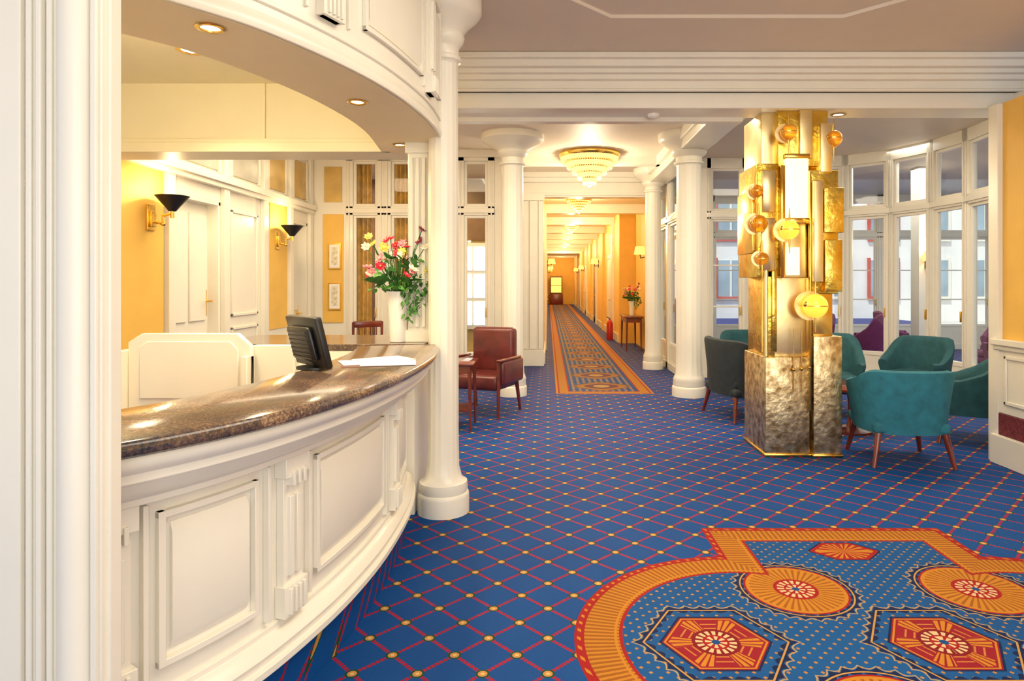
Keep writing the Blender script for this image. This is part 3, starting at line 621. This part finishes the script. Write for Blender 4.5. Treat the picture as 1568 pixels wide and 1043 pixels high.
def bouquet(name,loc,s=1,n=34):
    o=O(name)
    o.lathe([(.055,0),(.058,.01),(.06,.15),(.07,.27),(.082,.35),(.078,.35),(.068,.33),(.05,.2)],(0,0,0),CERA,36)
    for i in range(n):
        a=random.uniform(0,2*pi); e=random.uniform(0,1)**.6; R=.21*e; z=.47+.20*(1-e*e)+random.uniform(-.05,.06)
        c=(R*math.cos(a),R*.8*math.sin(a),z); o.cyl((0,0,.3),c,.003,.003,LEAF,5)
        flower(o,c,random.uniform(.028,.043),random.choice([PR,PR,PR,PP,PP,PY,PW,PW]))
    for dx,dz,m_ in ((-.20,.73,PY),(-.17,.68,PY),(-.22,.66,PW),(-.05,.72,PR),(-.08,.70,PR),(.17,.78,PM),(.15,.70,PM),(.19,.66,PW),(.03,.68,PP)):
        o.cyl((0,0,.34),(dx,-.02,dz),.003,.003,LEAF,5); flower(o,(dx,-.02,dz),.032,m_)
    for i in range(120):
        a=random.uniform(0,2*pi); R=random.uniform(.05,.20); leaf(o,(R*math.cos(a),R*.8*math.sin(a),.36+random.uniform(0,.22)),random.uniform(.05,.09),random.choice([LEAF,LEAF,LEAF2]))
    for st in range(8):
        bx=.03+.022*st; by=-.07+.012*st
        for j in range(14):
            z=.44-.022*j*(1.0-.08*st); leaf(o,(bx+random.uniform(-.02,.02)+.004*j,by+random.uniform(-.02,.02),z),random.uniform(.035,.055),random.choice([LEAF,LEAF2,LEAF2]),Vector((random.uniform(-1,1),-.5,-.7)))
    for i in range(16):
        a=random.uniform(-1.2,1.2)+(pi if i%2 else 0); leaf(o,(.1*math.cos(a),.1*math.sin(a),.42),.14,LEAF,Vector((math.cos(a),math.sin(a)*.6,.1)))
    ob=o.done(loc); ob.scale=(s,s,s)
bouquet('flower_vase',(-1.0,4.36,1.102),.96)
bouquet('flower_vase',(1.86,14.5,.762),.9,18)
o=O('fire_extinguisher'); o.lathe([(.08,0),(.085,.02),(.085,.42),(.05,.5),(.02,.52),(.02,.57)],(0,0,0),REDP,24); o.cyl((0,0,.55),(-.08,0,.6),.01,.01,BLK,8); o.done((1.60,16.9,0))
# ------------------------------------------------------------------ reception desk items
o=O('desk_screen_panel'); P=[(-2.16,.0),(-2.16,1.19),(-2.09,1.235),(-1.60,1.235),(-1.53,1.17),(-1.53,0)]
o.M=Matrix(((1,0,0,0),(0,0,1,0),(0,1,0,0),(0,0,0,1)))
o.prism([(x,z) for x,z in P],3.36,3.40,WHITE)
Q=[(-2.10,.9),(-2.10,1.165),(-2.06,1.195),(-1.63,1.195),(-1.59,1.15),(-1.59,.9)]
o.prism(Q,3.352,3.36,WHITE)
o.M=Matrix.Identity(4); o.box(-1.54,-1.32,3.40,3.46,0,1.17,WHITE); o.box(-1.56,-1.53,3.32,3.46,0,1.12,WHITE); o.box(-2.2,-2.16,3.3,4.1,0,1.15,WHITE); o.done(bev=.005)
o=O('reception_work_desk'); o.box(-2.1,-1.33,2.3,3.3,.70,.74,WOOD,bev=.005,seg=1); o.box(-2.08,-1.36,2.35,2.4,0,.7,WHITE); o.box(-2.08,-1.36,3.2,3.25,0,.7,WHITE); o.done()
o=O('computer_monitor')
o.lathe([(.08,0),(.08,.010),(.03,.014)],(0,0,0),BLK,28); o.box(-.03,.03,-.015,.02,.01,.10,BLK,bev=.004,seg=2)
o.M=Matrix.Rotation(math.radians(-14),4,'X')
o.box(-.17,.17,-.02,.012,.014,.25,BLK,bev=.008,seg=2); o.box(-.12,.12,.01,.04,.05,.21,BLK,bev=.015,seg=2)
o.box(-.155,.155,-.022,-.018,.03,.235,pmat('monitor_screen',(.03,.05,.09),.15))
for i in range(7): o.box(-.10,.10,.039,.043,.065+.02*i,.072+.02*i,SHADE)
o.M=Matrix.Identity(4); o.done((-1.08,3.02,1.101),math.radians(133))
o=O('registration_papers')
for i,(x,y,r) in enumerate(((-.90,3.26,.45),(-.78,3.20,.2),(-.84,3.34,.7))):
    o.M=Matrix.Translation((x,y,0))@Matrix.Rotation(r,4,'Z'); o.box(-.13,.13,-.10,.10,1.1015+.0015*i,1.1028+.0015*i,PAPER)
o.M=Matrix.Translation((-.84,3.22,0))@Matrix.Rotation(.3,4,'Z'); o.box(-.17,.17,-.14,.14,1.1003,1.1013,pmat('leather_blotter',(.12,.03,.02),.5)); o.M=Matrix.Identity(4); o.done()
# ------------------------------------------------------------------ lights
def area(n,x,y,z,sx,sy,e,c=(1,.93,.82),rot=(0,0,0)):
    l=bpy.data.lights.new(n,'AREA'); l.shape='RECTANGLE'; l.size=sx; l.size_y=sy; l.energy=e; l.color=c
    ob=bpy.data.objects.new(n,l); S.collection.objects.link(ob); ob.location=(x,y,z); ob.rotation_euler=rot; return ob
area('fill_light_lobby',1.3,2.2,3.40,2.2,2.4,80,(1,.88,.68))  # added overhead fill, kept out of view, no fixture
area('fill_light_hall',1.0,6.7,3.43,4.5,1.0,100,(1,.87,.66))  # added soft fill, hidden behind the front beam
area('fill_light_reception',-2.2,6.4,3.42,2.0,1.8,70,(1,.82,.54))  # unseen warm fill added behind the bulkhead
area('fill_light_bay',4.0,6.6,3.43,1.5,1.0,40,(1,.88,.70))  # added fill to lift the dark bay
area('fill_light_office',-2.5,11.2,3.42,2,1,70,(1,.75,.4))  # added warm fill so the room behind the glass is less dim
area('fill_light_conservatory',6.5,10.5,3.42,3,3,110,(1,.95,.86))  # added fill to brighten the conservatory and its chairs
area('fill_light_rear',1.6,-1.6,1.7,4.5,2.4,80,(1,.92,.78),(pi/2,0,0))  # unseen warm fill added behind the camera, no glazing modelled
pt(-2.0,3.0,2.6,32,(1,.78,.42),.1)  # added point fill for the reception, hidden by the pier
sl=bpy.data.lights.new('sun','SUN'); sl.energy=3.0; sl.angle=.02; sl.color=(1,.96,.88)
so=bpy.data.objects.new('sun',sl); S.collection.objects.link(so); so.location=(0,0,12)
so.rotation_euler=Vector((.35,.40,-.85)).normalized().to_track_quat('-Z','Y').to_euler()
w=bpy.data.worlds.new('World'); S.world=w; w.use_nodes=True; nt=w.node_tree; bg=nt.nodes['Background']
bg.inputs[0].default_value=(.93,.96,1,1); bg.inputs[1].default_value=.88
cd=bpy.data.cameras.new('Camera'); cam=bpy.data.objects.new('Camera',cd); S.collection.objects.link(cam)
cam.location=(0,0,1.5); cam.rotation_euler=(pi/2,0,0); cd.sensor_width=36; cd.sensor_fit='HORIZONTAL'; cd.lens=22.96
cd.shift_x=-.0351; cd.shift_y=-.0571; cd.clip_start=.05; cd.clip_end=200
S.camera=cam
S.view_settings.view_transform='Standard'; S.view_settings.look='None'; S.view_settings.exposure=.28
